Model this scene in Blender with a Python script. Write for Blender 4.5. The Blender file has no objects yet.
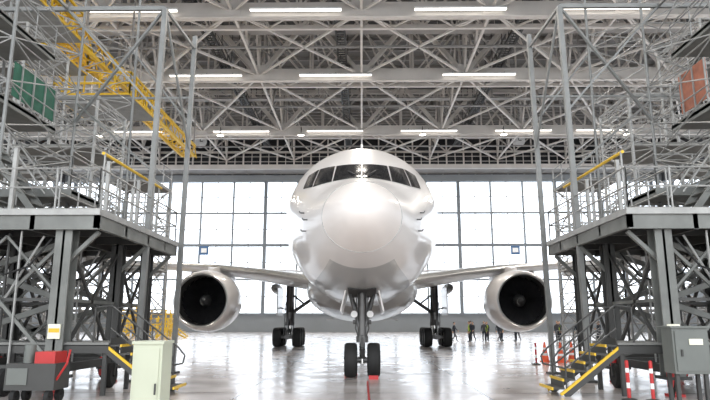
import bpy, math, random
import numpy as np
from mathutils import Vector, Matrix
from mathutils.bvhtree import BVHTree
random.seed(4)
scene = bpy.context.scene
try:
    scene.view_settings.view_transform = 'Standard'
    scene.view_settings.exposure = 0.25
except Exception: pass
R = math.radians

# ------------------------------------------------------------ materials
def mat(name, col, rough=0.5, metal=0.0, var=0.12, scale=3.0, coat=0.0, bump=0.0, emit=None, estr=0.0):
    m = bpy.data.materials.new(name); m.use_nodes = True
    nt = m.node_tree; b = nt.nodes['Principled BSDF']
    tc = nt.nodes.new('ShaderNodeTexCoord')
    nz = nt.nodes.new('ShaderNodeTexNoise'); nz.inputs['Scale'].default_value = scale
    nz.inputs['Detail'].default_value = 5
    nt.links.new(tc.outputs['Object'], nz.inputs['Vector'])
    cr = nt.nodes.new('ShaderNodeValToRGB')
    cr.color_ramp.elements[0].position = 0.3; cr.color_ramp.elements[1].position = 0.7
    cr.color_ramp.elements[0].color = (*[c*(1-var) for c in col], 1)
    cr.color_ramp.elements[1].color = (*[min(1, c*(1+var*0.5)) for c in col], 1)
    nt.links.new(nz.outputs['Fac'], cr.inputs['Fac'])
    nt.links.new(cr.outputs['Color'], b.inputs['Base Color'])
    b.inputs['Roughness'].default_value = rough
    b.inputs['Metallic'].default_value = metal
    b.inputs['Coat Weight'].default_value = coat
    b.inputs['Coat Roughness'].default_value = 0.06
    if bump:
        bp = nt.nodes.new('ShaderNodeBump'); bp.inputs['Strength'].default_value = bump
        bp.inputs['Distance'].default_value = 0.02
        nt.links.new(nz.outputs['Fac'], bp.inputs['Height']); nt.links.new(bp.outputs['Normal'], b.inputs['Normal'])
    if emit:
        b.inputs['Emission Color'].default_value = (*emit, 1)
        b.inputs['Emission Strength'].default_value = estr
    return m

M = {}
M['paint'] = mat('aircraft_white_paint', (0.70,0.67,0.65), 0.32, 0, 0.02, 0.6, coat=0.4)
M['radome'] = mat('radome_paint', (0.75,0.70,0.665), 0.38, 0, 0.02, 0.8, coat=0.25)
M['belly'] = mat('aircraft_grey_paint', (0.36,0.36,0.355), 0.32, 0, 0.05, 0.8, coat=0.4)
M['glassdark'] = mat('cockpit_glass', (0.010,0.011,0.013), 0.12, 0, 0.1, 2)
M['glassdark'].node_tree.nodes['Principled BSDF'].inputs['Specular IOR Level'].default_value = 0.22
M['seal'] = mat('dark_seal', (0.04,0.04,0.04), 0.6)
M['bare'] = mat('bare_aluminium', (0.66,0.66,0.65), 0.3, 0.85, 0.06, 3)
M['fan'] = mat('fan_blade_titanium', (0.03,0.03,0.033), 0.35, 0.6)
M['duct'] = mat('inlet_duct', (0.03,0.03,0.03), 0.5)
M['rubber'] = mat('tyre_rubber', (0.010,0.010,0.010), 0.75)
M['gear'] = mat('landing_gear_steel', (0.13,0.13,0.13), 0.4, 0.5)
M['gearwhite'] = mat('gear_hub_white', (0.35,0.35,0.33), 0.4)
M['chrome'] = mat('oleo_chrome', (0.8,0.8,0.8), 0.12, 1.0)
M['steel'] = mat('truss_paint', (0.62,0.58,0.54), 0.45, 0, 0.10, 0.5)
M['steel2'] = mat('truss_paint_grey', (0.30,0.285,0.27), 0.5, 0, 0.15, 0.5)
M['roof'] = mat('roof_deck', (0.17,0.165,0.16), 0.7, 0, 0.15, 0.3)
M['walldark'] = mat('wall_dark_cladding', (0.055,0.055,0.06), 0.7, 0, 0.2, 0.3)
M['walllight'] = mat('wall_panel_paint', (0.22,0.235,0.245), 0.6, 0, 0.08, 0.3)
M['mull'] = mat('window_frame', (0.17,0.19,0.21), 0.5)
M['dgrey'] = mat('dock_grey_paint', (0.15,0.155,0.145), 0.5, 0, 0.3, 1.5)
M['dlight'] = mat('dock_rail_galvanised', (0.30,0.30,0.29), 0.4, 0.2, 0.2, 3)
M['dmast'] = mat('dock_mast_paint', (0.19,0.195,0.19), 0.45, 0.1, 0.2, 2)
M['ddark'] = mat('dock_dark_steel', (0.045,0.045,0.043), 0.55)
M['yellow'] = mat('safety_yellow', (0.68,0.43,0.02), 0.45, 0, 0.1, 2)
M['red'] = mat('jack_red', (0.42,0.02,0.02), 0.45)
M['orange'] = mat('cone_orange', (0.75,0.10,0.03), 0.5)
M['deck'] = mat('dock_deck_plate', (0.17,0.17,0.16), 0.6, 0, 0.2, 2)
M['label'] = mat('label_plate', (0.75,0.74,0.6), 0.5)
M['green'] = mat('green_safety_net', (0.012,0.10,0.06), 0.7, 0, 0.3, 4)
M['onet'] = mat('orange_safety_net', (0.34,0.12,0.07), 0.7, 0, 0.3, 4)
M['cream'] = mat('cabinet_cream', (0.46,0.48,0.37), 0.4, 0, 0.04, 2)
M['cabgrey'] = mat('cabinet_grey', (0.13,0.14,0.13), 0.45, 0, 0.08, 2)
M['white'] = mat('white_paint', (0.8,0.8,0.8), 0.5)
M['blue'] = mat('sign_blue', (0.05,0.12,0.25), 0.5)
M['skin'] = mat('skin', (0.5,0.3,0.2), 0.6)
M['hair'] = mat('hair', (0.02,0.015,0.012), 0.6)
M['navy'] = mat('navy_workwear', (0.015,0.02,0.03), 0.8)
M['greywear'] = mat('grey_workwear', (0.06,0.06,0.07), 0.8)
M['vest'] = mat('hi_vis_vest', (0.35,0.5,0.04), 0.7)
M['lamp'] = mat('lamp_diffuser', (0.9,0.9,0.9), 0.5, emit=(1,0.93,0.82), estr=6)
M['lamp2'] = mat('strip_diffuser', (0.9,0.9,0.9), 0.5, emit=(1,0.94,0.85), estr=2.5)
M['apron'] = mat('apron_concrete', (0.5,0.5,0.5), 0.9, 0, 0.1, 0.1)
M['wingp'] = mat('wing_grey_paint', (0.54,0.54,0.53), 0.38, 0, 0.05, 0.8, coat=0.3)

g = bpy.data.materials.new('window_glazing'); g.use_nodes = True
nt = g.node_tree; nt.nodes.clear()
o = nt.nodes.new('ShaderNodeOutputMaterial'); mx = nt.nodes.new('ShaderNodeMixShader')
tr = nt.nodes.new('ShaderNodeBsdfTransparent'); df = nt.nodes.new('ShaderNodeBsdfDiffuse')
nz = nt.nodes.new('ShaderNodeTexNoise'); nz.inputs['Scale'].default_value = 0.1
cr = nt.nodes.new('ShaderNodeValToRGB')
cr.color_ramp.elements[0].color = (0.86,0.90,0.94,1); cr.color_ramp.elements[1].color = (0.97,0.98,1,1)
nt.links.new(nz.outputs['Fac'], cr.inputs['Fac']); nt.links.new(cr.outputs['Color'], tr.inputs['Color'])
df.inputs['Color'].default_value = (0.7,0.75,0.8,1); mx.inputs['Fac'].default_value = 0.06
nt.links.new(tr.outputs[0], mx.inputs[1]); nt.links.new(df.outputs[0], mx.inputs[2]); nt.links.new(mx.outputs[0], o.inputs['Surface'])
M['glazing'] = g

fm = bpy.data.materials.new('polished_floor'); fm.use_nodes = True
nt = fm.node_tree; b = nt.nodes['Principled BSDF']
tc = nt.nodes.new('ShaderNodeTexCoord')
n1 = nt.nodes.new('ShaderNodeTexNoise'); n1.inputs['Scale'].default_value = 0.22; n1.inputs['Detail'].default_value = 6
n2 = nt.nodes.new('ShaderNodeTexNoise'); n2.inputs['Scale'].default_value = 0.9; n2.inputs['Detail'].default_value = 8
for n in (n1, n2): nt.links.new(tc.outputs['Object'], n.inputs['Vector'])
cr = nt.nodes.new('ShaderNodeValToRGB')
cr.color_ramp.elements[0].position = 0.35; cr.color_ramp.elements[0].color = (0.46,0.40,0.37,1)
cr.color_ramp.elements[1].position = 0.65; cr.color_ramp.elements[1].color = (0.63,0.58,0.55,1)
nt.links.new(n1.outputs['Fac'], cr.inputs['Fac'])
bk = nt.nodes.new('ShaderNodeTexBrick'); bk.offset = 0.0; bk.inputs['Scale'].default_value = 1
bk.inputs['Brick Width'].default_value = 6; bk.inputs['Row Height'].default_value = 6
bk.inputs['Mortar Size'].default_value = 0.03; bk.inputs['Color1'].default_value = (1,1,1,1)
bk.inputs['Color2'].default_value = (0.94,0.94,0.94,1); bk.inputs['Mortar'].default_value = (0.5,0.5,0.5,1)
mp = nt.nodes.new('ShaderNodeMapping'); mp.inputs['Location'].default_value = (3,2,0)
nt.links.new(tc.outputs['Object'], mp.inputs['Vector']); nt.links.new(mp.outputs[0], bk.inputs['Vector'])
mm = nt.nodes.new('ShaderNodeMix'); mm.data_type = 'RGBA'; mm.blend_type = 'MULTIPLY'; mm.inputs[0].default_value = 1
nt.links.new(cr.outputs['Color'], mm.inputs[6]); nt.links.new(bk.outputs['Color'], mm.inputs[7])
nt.links.new(mm.outputs[2], b.inputs['Base Color'])
mr = nt.nodes.new('ShaderNodeMapRange'); mr.inputs['From Min'].default_value = 0.3; mr.inputs['From Max'].default_value = 0.7
mr.inputs['To Min'].default_value = 0.10; mr.inputs['To Max'].default_value = 0.27
nt.links.new(n2.outputs['Fac'], mr.inputs['Value']); nt.links.new(mr.outputs[0], b.inputs['Roughness'])
b.inputs['Specular IOR Level'].default_value = 0.7
bp = nt.nodes.new('ShaderNodeBump'); bp.inputs['Strength'].default_value = 0.04
nt.links.new(n2.outputs['Fac'], bp.inputs['Height']); nt.links.new(bp.outputs[0], b.inputs['Normal'])
M['floor'] = fm

# ------------------------------------------------------------ mesh builder
class MB:
    def __init__(s, mats):
        s.v = []; s.f = []; s.m = []; s.mats = mats
    def mi(s, k):
        if k not in s.mats: s.mats.append(k)
        return s.mats.index(k)
    def add(s, vs, fs, k):
        o = len(s.v); s.v += [tuple(v) for v in vs]
        i = s.mi(k)
        for f in fs:
            s.f.append([a+o for a in f]); s.m.append(i)
    def box(s, x0, x1, y0, y1, z0, z1, k):
        x0, x1 = min(x0,x1), max(x0,x1)
        vs = [(x0,y0,z0),(x1,y0,z0),(x1,y1,z0),(x0,y1,z0),(x0,y0,z1),(x1,y0,z1),(x1,y1,z1),(x0,y1,z1)]
        s.add(vs, [(0,3,2,1),(4,5,6,7),(0,1,5,4),(1,2,6,5),(2,3,7,6),(3,0,4,7)], k)
    def beam(s, p, q, w, h, k, up=(0,0,1)):
        p = Vector(p); q = Vector(q); d = (q-p)
        if d.length < 1e-6: return
        d.normalize(); u = Vector(up)
        if abs(d.dot(u)) > 0.98: u = Vector((0,1,0))
        a = d.cross(u).normalized(); c = a.cross(d).normalized()
        vs = []
        for e in (p, q):
            for (i, j) in ((-1,-1),(1,-1),(1,1),(-1,1)):
                vs.append(e + a*(i*w/2) + c*(j*h/2))
        s.add(vs, [(0,1,2,3),(7,6,5,4),(0,4,5,1),(1,5,6,2),(2,6,7,3),(3,7,4,0)], k)
    def tube(s, p, q, r, k, n=8, r2=None):
        p = Vector(p); q = Vector(q); d = q-p
        if d.length < 1e-6: return
        d.normalize(); u = Vector((0,0,1))
        if abs(d.z) > 0.95: u = Vector((0,1,0))
        a = d.cross(u).normalized(); c = a.cross(d)
        r2 = r if r2 is None else r2
        vs = []
        for e, rr in ((p, r), (q, r2)):
            for i in range(n):
                t = 2*math.pi*i/n
                vs.append(e + a*(math.cos(t)*rr) + c*(math.sin(t)*rr))
        fs = [(i,(i+1)%n,n+(i+1)%n,n+i) for i in range(n)] + [tuple(range(n-1,-1,-1)), tuple(range(n,2*n))]
        s.add(vs, fs, k)
    def path(s, pts, r, k, n=8):
        for a, b_ in zip(pts[:-1], pts[1:]): s.tube(a, b_, r, k, n)
    def rev(s, prof, org, axis, k, n=32, close=False):
        ax = Vector(axis).normalized(); u = Vector((0,0,1)) if abs(ax.z) < 0.9 else Vector((0,1,0))
        a = ax.cross(u).normalized(); c = a.cross(ax); org = Vector(org)
        vs = []
        for p in prof:
            for i in range(n):
                t = 2*math.pi*i/n
                vs.append(org + ax*p[1] + a*(math.cos(t)*p[0]) + c*(math.sin(t)*p[0]))
        o = len(s.v); s.v += [tuple(v) for v in vs]
        for j in range(len(prof)-1):
            kk = s.mi(prof[j][2] if len(prof[j]) > 2 else k)
            for i in range(n):
                s.f.append([o+j*n+i, o+j*n+(i+1)%n, o+(j+1)*n+(i+1)%n, o+(j+1)*n+i]); s.m.append(kk)
    def loft(s, rings, k, cap=True, kf=None):
        n = len(rings[0]); vs = [p for r in rings for p in r]
        o = len(s.v); s.v += [tuple(v) for v in vs]
        for j in range(len(rings)-1):
            for i in range(n):
                kk = kf(j, i) if kf else k
                s.f.append([o+j*n+i, o+j*n+(i+1)%n, o+(j+1)*n+(i+1)%n, o+(j+1)*n+i]); s.m.append(s.mi(kk))
        if cap:
            s.f.append([o+i for i in range(n-1,-1,-1)]); s.m.append(s.mi(k))
            s.f.append([o+(len(rings)-1)*n+i for i in range(n)]); s.m.append(s.mi(k))
    def ell(s, c, r, k, nu=12, nv=8, z0=-1.0):
        c = Vector(c); rings = []
        a0 = math.asin(z0)
        for j in range(nv+1):
            ph = a0 + (math.pi/2-a0)*j/nv
            rings.append([(c.x+r[0]*max(math.cos(ph),1e-3)*math.cos(2*math.pi*i/nu), c.y+r[1]*max(math.cos(ph),1e-3)*math.sin(2*math.pi*i/nu), c.z+r[2]*math.sin(ph)) for i in range(nu)])
        s.loft(rings, k)
    def build(s, name, parent=None, smooth=True, recalc=True):
        me = bpy.data.meshes.new(name)
        me.from_pydata(s.v, [], s.f)
        for k in s.mats: me.materials.append(M[k])
        me.polygons.foreach_set('material_index', s.m)
        if recalc:
            import bmesh
            bm = bmesh.new(); bm.from_mesh(me); bmesh.ops.recalc_face_normals(bm, faces=bm.faces); bm.to_mesh(me); bm.free()
        me.update()
        if smooth:
            me.polygons.foreach_set('use_smooth', [True]*len(me.polygons))
            me.set_sharp_from_angle(angle=R(35))
        ob = bpy.data.objects.new(name, me); scene.collection.objects.link(ob)
        if parent: ob.parent = parent
        return ob
def empty(name):
    e = bpy.data.objects.new(name, None); scene.collection.objects.link(e); return e

# ------------------------------------------------------------ hangar shell
HX = 55; Y0 = -14; YB = 110; ZB = 30.0; ZT = 37.4; ZR = 38.2
m = MB([]); m.box(-HX, HX, Y0, YB+1, -0.3, 0, 'floor'); m.build('floor', smooth=False)
m = MB([]); m.box(-400, 400, YB+1, 600, -0.35, -0.03, 'apron'); m.box(-400,400,-300,Y0,-0.35,-0.03,'apron'); m.build('ground_apron', smooth=False)
m = MB([]); m.box(0.13, 0.18, Y0, 19.2, 0.002, 0.006, 'red'); m.build('floor_guide_line', smooth=False)
m = MB([])
m.box(-HX, HX, Y0, YB+1, ZR, ZR+0.4, 'roof')
y = Y0+1
while y < YB:
    m.box(-HX, HX, y-0.12, y+0.12, ZR-0.5, ZR, 'steel2'); y += 3.0
for i in range(-9, 10):
    m.box(i*6-0.1, i*6+0.1, Y0, YB, ZR-0.7, ZR-0.3, 'steel2')
m.build('ceiling', smooth=False)

m = MB([])
m.box(-HX, HX, YB, YB+0.6, 28.2, ZR, 'walldark')
m.box(-HX, HX, YB, YB+0.6, 0, 3.2, 'walllight')
m.box(-HX, HX, YB-0.5, YB+0.6, 27.2, 28.4, 'walllight')
m.box(-HX, HX, YB-0.3, YB, 2.9, 3.3, 'mull')
WB = m.build('wall_back', smooth=False)
m = MB([])
W = 5.9
nx = int(2*HX/W)
x0 = -nx*W/2
for i in range(nx+1):
    xx = x0+i*W
    wd = 0.6 if i % 3 == 0 else 0.28
    m.box(xx-wd/2, xx+wd/2, YB-0.25, YB+0.2, 3.2, 27.4, 'mull')
    if i < nx:
        m.box(xx+W/2-0.05, xx+W/2+0.05, YB-0.05, YB+0.1, 3.2, 27.4, 'mull')
for zz, t in ((9.2,0.3),(15.4,0.5),(21.3,0.3),(6.2,0.1),(12.3,0.1),(18.3,0.07),(24.3,0.07)):
    m.box(-HX, HX, YB-0.2, YB+0.15, zz-t/2, zz+t/2, 'mull')
m.box(-HX, HX, YB+0.2, YB+0.24, 3.2, 27.4, 'glazing')
m.build('window_1', smooth=False)

for s, nm in ((-1,'left'),(1,'right')):
    m = MB([])
    m.box(s*HX, s*(HX+0.6), Y0, YB+1, 0, 7, 'walllight')
    m.box(s*HX, s*(HX+0.6), Y0, YB+1, 27, ZR, 'walldark')
    y = Y0
    while y < YB+1:
        m.box(s*(HX-0.4), s*(HX+0.2), y, y+0.6, 0, ZR, 'steel2'); y += 12
    m.build('wall_'+nm, smooth=False)
    m = MB([])
    y = Y0+6
    while y < YB:
        m.box(s*(HX-0.05), s*(HX+0.3), y-0.12, y+0.12, 7, 27, 'mull'); y += 3
    for zz in (10,13,17,20,24):
        m.box(s*(HX-0.04), s*(HX+0.3), Y0, YB, zz-0.1, zz+0.1, 'mull')
    m.box(s*(HX+0.3), s*(HX+0.34), Y0, YB, 7, 27, 'glazing')
    m.build('window_2' if s < 0 else 'window_3', smooth=False)

m = MB([])
yy = 104.5
for z, t in ((28.7,0.8),(31.4,0.3),(34.1,0.6)):
    m.box(-HX, HX, yy, yy+0.5, z-t/2, z+t/2, 'steel')
for i in range(-36, 37):
    x = i*1.5
    m.box(x-0.06, x+0.06, yy-0.02, yy+0.08, 28.7, 31.4, 'steel')
for z in (29.6,30.5): m.box(-HX, HX, yy-0.03, yy+0.03, z-0.05, z+0.05, 'steel')
for i in range(-18, 18):
    x = i*3.0
    m.beam((x,yy,28.9),(x,yy,34.3),0.25,0.25,'steel')
    if i % 2 == 0:
        m.beam((x,yy+0.1,34.1),(x+3,yy+0.1,31.4),0.2,0.2,'steel'); m.beam((x+6,yy+0.1,34.1),(x+3,yy+0.1,31.4),0.2,0.2,'steel')
    m.box(x-0.15, x+0.15, yy+0.5, YB+0.1, 28.5, 28.9, 'steel2')
m.box(-HX, HX, yy+0.5, YB-0.1, 28.6, 28.75, 'steel2')
m.build('door_head_gantry', WB, smooth=False)

# ------------------------------------------------------------ roof trusses
def truss(Y, col='steel'):
    m = MB([])
    P = 12.0
    for (yy, cw, ch) in ((Y, 0.9, 1.35), (Y+3.2, 0.35, 0.4)):
        m.box(-HX+1, HX-1, yy-cw/2, yy+cw/2, ZB-ch/2, ZB+ch/2, col)
        m.box(-HX+1, HX-1, yy-0.3, yy+0.3, ZT-0.3, ZT+0.3, col)
        for i in range(-5, 5):
            x = i*P+ (0 if yy == Y else P/2)
            if x+P > HX or x < -HX: continue
            w = 0.5 if yy == Y else 0.22
            m.beam((x,yy,ZB),(x+P/2,yy,ZT), w, w, col)
            m.beam((x+P,yy,ZB),(x+P/2,yy,ZT), w, w, col)
            m.beam((x,yy,ZB),(x,yy,ZT), 0.25, 0.25, col)
            m.beam((x+P/2,yy,ZB),(x+P/2,yy,ZT), 0.2, 0.2, col)
            m.beam((x+P/4,yy,(ZB+ZT)/2),(x+P/2,yy,ZB), 0.16, 0.16, col)
            m.beam((x+3*P/4,yy,(ZB+ZT)/2),(x+P/2,yy,ZB), 0.16, 0.16, col)
            m.beam((x+P/4,yy,(ZB+ZT)/2),(x,yy,ZT), 0.16, 0.16, col)
            m.beam((x+3*P/4,yy,(ZB+ZT)/2),(x+P,yy,ZT), 0.16, 0.16, col)
    for i in range(-9, 9):
        x = i*6.0
        m.beam((x,Y,ZB),(x+3,Y+3.2,ZB),0.15,0.15,col); m.beam((x+6,Y,ZB),(x+3,Y+3.2,ZB),0.15,0.15,col)
        m.beam((x,Y,ZT),(x+3,Y+3.2,ZB),0.15,0.15,col)
        if i % 2 == 0: m.box(x-0.9, x+0.9, Y-0.52, Y-0.46, ZB-0.6, ZB+1.1, col)
    m.tube((-HX+1,Y-0.7,ZB-0.9),(HX-1,Y-0.7,ZB-0.9),0.12,col,8)
    m.build('roof_truss', smooth=False)
YS = [8, 22, 37, 52, 67, 88]
for Y in YS: truss(Y)
m = MB([])
yb = [-12] + YS + [104.8]
for x in range(-48, 49, 12):
    m.box(x-0.12, x+0.12, -12, 104.8, ZB-0.12, ZB+0.15, 'steel')
    for a, b_ in zip(yb[:-1], yb[1:]):
        n = 2
        for j in range(n):
            ya = a+(b_-a)*j/n; yc = a+(b_-a)*(j+1)/n; ym = (ya+yc)/2
            m.beam((x,ya,ZB),(x,ym,ZT),0.24,0.24,'steel'); m.beam((x,yc,ZB),(x,ym,ZT),0.24,0.24,'steel')
            m.beam((x,ym,ZB),(x,ym,ZT),0.16,0.16,'steel2')
        if x < 48:
            m.beam((x,a,ZB),(x+12,b_,ZB),0.22,0.22,'steel'); m.beam((x+12,a,ZB),(x,b_,ZB),0.22,0.22,'steel')
            m.beam((x,a,ZB+3.7),(x+6,b_,ZB+3.7),0.14,0.14,'steel2')
            m.box(x, x+12, (a+b_)/2-0.1, (a+b_)/2+0.1, ZB-0.1, ZB+0.12, 'steel2')
m.build('roof_bracing', smooth=False)
m = MB([])
for k in range(6):
    m.box(-48, 48, 96+k*1.6, 96.5+k*1.6, 36.4, 36.7, 'steel2')
for x in range(-48, 49, 12): m.box(x-.1,x+.1,96,104.4,36.7,ZR-0.1,'steel2')
m.build('ventilation_duct_bank', smooth=False)
m = MB([])
for Y in (60, 80):
    m.box(-50, 50, Y-0.5, Y+0.5, 31.9, 32.0, 'steel2')
    for dy in (-0.5, 0.5):
        for z in (32.5, 33.0): m.box(-50, 50, Y+dy-0.03, Y+dy+0.03, z-0.03, z+0.03, 'steel')
        for i in range(-25, 26): m.box(i*2-0.03, i*2+0.03, Y+dy-0.03, Y+dy+0.03, 32, 33, 'steel')
    for i in range(-8, 9): m.box(i*6-0.05, i*6+0.05, Y-0.05, Y+0.05, 32, ZR-0.5, 'steel2')
for X in (-16, -2.2, 16):
    for dx in (-0.45, 0.45):
        m.box(X+dx-0.09, X+dx+0.09, 30, 100, 31.0, 31.35, 'ddark'); m.box(X+dx-0.03, X+dx+0.03, 30, 100, 32.1, 32.2, 'ddark')
    y = 30
    while y < 100: m.box(X-0.45, X+0.45, y, y+0.25, 31.05, 31.12, 'ddark'); y += 0.6
    y = 30
    while y < 100:
        for dx in (-0.45, 0.45): m.box(X+dx-0.04, X+dx+0.04, y, y+0.08, 31.1, ZR-0.5 if int(y/3)%3 == 0 else 32.1, 'ddark')
        y += 3
m.build('ceiling_catwalk', smooth=False)

for Y in (22, 88):
    for x in (-39, -21, -9, 9, 21, 39):
        m = MB([])
        z = ZB-1.1
        m.tube((x,Y-1.3,z+0.3),(x,Y-1.3,z+1.3),0.05,'ddark')
        m.beam((x,Y-1.3,z+1.1),(x,Y-0.4,z+1.1),0.1,0.1,'steel2')
        m.rev([(0.1,0.35),(0.22,0.3),(0.5,0.0),(0.52,-0.02)],(x,Y-1.3,z),(0,0,1),'steel',16)
        m.rev([(0.001,0.0),(0.49,0.0)],(x,Y-1.3,z),(0,0,1),'lamp',16)
        m.build('high_bay_lamp')
for Y, xs in ((67, (-18,-3,13.5)), (52, (-21,-6,9,22)), (88, (-33,-18,-4,10,24,36))):
    m = MB([])
    for x in xs:
        Lh = 4.2
        m.box(x-Lh, x+Lh, Y-1.15, Y-0.75, ZB-0.36, ZB-0.2, 'white')
        m.box(x-Lh+0.05, x+Lh-0.05, Y-1.13, Y-0.77, ZB-0.42, ZB-0.36, 'lamp2')
        for dx in (-3, 0, 3): m.beam((x+dx,Y-0.9,ZB-0.2),(x+dx,Y-0.4,ZB+0.2),0.06,0.06,'ddark')
    m.build('linear_lamp', smooth=False)
for Y in (20, 35, 50, 64.5, 85.5, 99):  # row nearest the back wall has no fixtures, added to brighten the door-head gantry
    for x in (-30, 0, 30):
        l = bpy.data.lights.new('hangar_light','AREA'); l.energy = 1400; l.size = 2.5; l.color = (1,0.93,0.84)
        ob = bpy.data.objects.new('hangar_light', l); scene.collection.objects.link(ob); ob.location = (x, Y, ZB-1.6)

cr_ = empty('overhead_crane_gantry')
XC = -24.1
m = MB([])
for dx in (0, 1.6):
    for z in (23.6, 25.0):
        m.box(XC+dx-0.14, XC+dx+0.14, 30, 79, z-0.14, z+0.14, 'yellow')
y = 30
while y < 79:
    for dx in (0, 1.6):
        m.beam((XC+dx,y,23.6),(XC+dx,y+1.25,25.0),0.1,0.1,'yellow'); m.beam((XC+dx,y+2.5,23.6),(XC+dx,y+1.25,25.0),0.1,0.1,'yellow')
    m.beam((XC,y,23.6),(XC+1.6,y+1.25,23.6),0.1,0.1,'yellow'); m.beam((XC,y+2.5,23.6),(XC+1.6,y+1.25,23.6),0.1,0.1,'yellow')
    y += 2.5
for y in (34, 46, 58, 70, 78.5):
    for dx in (0, 1.6): m.box(XC+dx-0.08, XC+dx+0.08, y-0.08, y+0.08, 25, ZB, 'steel2')
m.build('girder', cr_, smooth=False)
m = MB([])
for (xa, xb, ya, yc, za, zb) in ((-26.9,-20.2,50,57,21.2,23.2), (-28,-24.1,44,50,23.0,25.6), (-26,-21.8,36,44,23.2,25.4)):
    for z in (za, (za+zb)/2, zb):
        for yy in (ya, yc): m.box(xa, xb, yy-0.08, yy+0.08, z-0.08, z+0.08, 'yellow')
        for xx in (xa, xb): m.box(xx-0.08, xx+0.08, ya, yc, z-0.08, z+0.08, 'yellow')
    n = 5
    for i in range(n+1):
        xx = xa+(xb-xa)*i/n; y2 = ya+(yc-ya)*i/n
        for yy in (ya, yc): m.box(xx-0.06, xx+0.06, yy-0.06, yy+0.06, za, zb, 'yellow')
        for x2 in (xa, xb): m.box(x2-0.06, x2+0.06, y2-0.06, y2+0.06, za, zb, 'yellow')
    m.box(xa, xb, ya, yc, za-0.1, za, 'deck')
for x in (-26.7,-20.4):
    for y in (50.2,56.8): m.box(x-0.07,x+0.07,y-0.07,y+0.07,23.2,ZB,'steel2')
m.build('service_cage', cr_, smooth=False)

for x in (-28.7, 27.7):
    m = MB([])
    m.rev([(0.001,-0.05),(1.0,-0.05),(1.15,0.0),(1.15,0.3),(0.001,0.3)],(x,103.9,33.2),(0,1,0),'white',24)
    m.box(x-0.06,x+0.06,103.82,103.86,33.2,33.9,'ddark'); m.box(x,x+0.5,103.82,103.86,33.14,33.26,'ddark')
    m.box(x-0.1,x+0.1,104.1,104.6,33.1,33.3,'ddark')
    m.build('wall_clock')
for x in (-28.5, 27.5):
    m = MB([]); m.box(x-0.8,x+0.8,109.3,109.4,13.6,15.2,'blue'); m.box(x-0.5,x+0.5,109.25,109.3,14,14.8,'white')
    m.box(x-0.05,x+0.05,109.4,109.75,13.6,15.2,'mull'); m.build('door_number_sign', WB, smooth=False)

# ------------------------------------------------------------ AIRCRAFT
AC = empty('passenger_airliner')
N0 = 14.4
st = np.array([
 (0,4.45,4.45,0.0),(0.1,4.71,4.20,0.30),(0.3,4.92,4.00,0.51),(0.7,5.16,3.77,0.77),(1.3,5.39,3.52,1.04),(2.0,5.60,3.30,1.32),
 (2.7,5.82,3.12,1.56),(3.1,6.00,3.03,1.69),(3.7,6.36,2.92,1.87),(4.3,6.71,2.84,2.04),(5,7.06,2.76,2.23),(6,7.51,2.66,2.48),
 (7,7.92,2.59,2.68),(8,8.22,2.55,2.83),(9,8.44,2.52,2.94),(10,8.58,2.5,3.02),(12,8.71,2.5,3.10),(14.5,8.73,2.5,3.13),
 (25,8.73,2.5,3.13),(41,8.73,2.5,3.13),(46,8.71,3.0,3.05),(52,8.6,4.4,2.5),(58,8.3,6.1,1.5),(61.5,8.0,7.0,0.7),(62.6,7.8,7.3,0.2)])
def hermite(xs, ys, x):
    n = len(xs); d = np.diff(ys)/np.diff(xs); t = np.zeros(n)
    t[0] = d[0]; t[-1] = d[-1]
    for i in range(1, n-1):
        if d[i-1]*d[i] <= 0: t[i] = 0
        else: t[i] = 2*d[i-1]*d[i]/(d[i-1]+d[i])
    i = min(max(np.searchsorted(xs, x)-1, 0), n-2)
    h = xs[i+1]-xs[i]; u = (x-xs[i])/h
    return ((2*u**3-3*u**2+1)*ys[i] + (u**3-2*u**2+u)*h*t[i] + (-2*u**3+3*u**2)*ys[i+1] + (u**3-u**2)*h*t[i+1])
us = np.sqrt(st[:,0])
def sec(s_):
    u = math.sqrt(s_)
    return [float(hermite(us, st[:,k], u)) for k in (1,2,3)]
NR = 96
ss = [ (i/20)**2*1.3 for i in range(1,21)] + [1.3+ (i*0.22) for i in range(1,50)] + [12.5+i*1.5 for i in range(1,34)] + [62.6]
ss = sorted(set(round(a,4) for a in ss if a <= 62.6)); ss[0] = max(ss[0], 0.002)
rings = []
for s_ in ss:
    t, b_, w = sec(s_); zc = (t+b_)/2; hz = (t-b_)/2
    rings.append([(w*math.sin(2*math.pi*i/NR), N0+s_, zc+hz*math.cos(2*math.pi*i/NR)) for i in range(NR)])
m = MB([])
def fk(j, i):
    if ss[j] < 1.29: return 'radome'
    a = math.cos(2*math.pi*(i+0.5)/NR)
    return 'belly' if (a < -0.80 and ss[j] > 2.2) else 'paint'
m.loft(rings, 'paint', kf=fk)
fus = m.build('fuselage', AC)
fus.data.set_sharp_from_angle(angle=R(60))
bvh = BVHTree.FromPolygons([tuple(v) for v in m.v], m.f)

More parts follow.
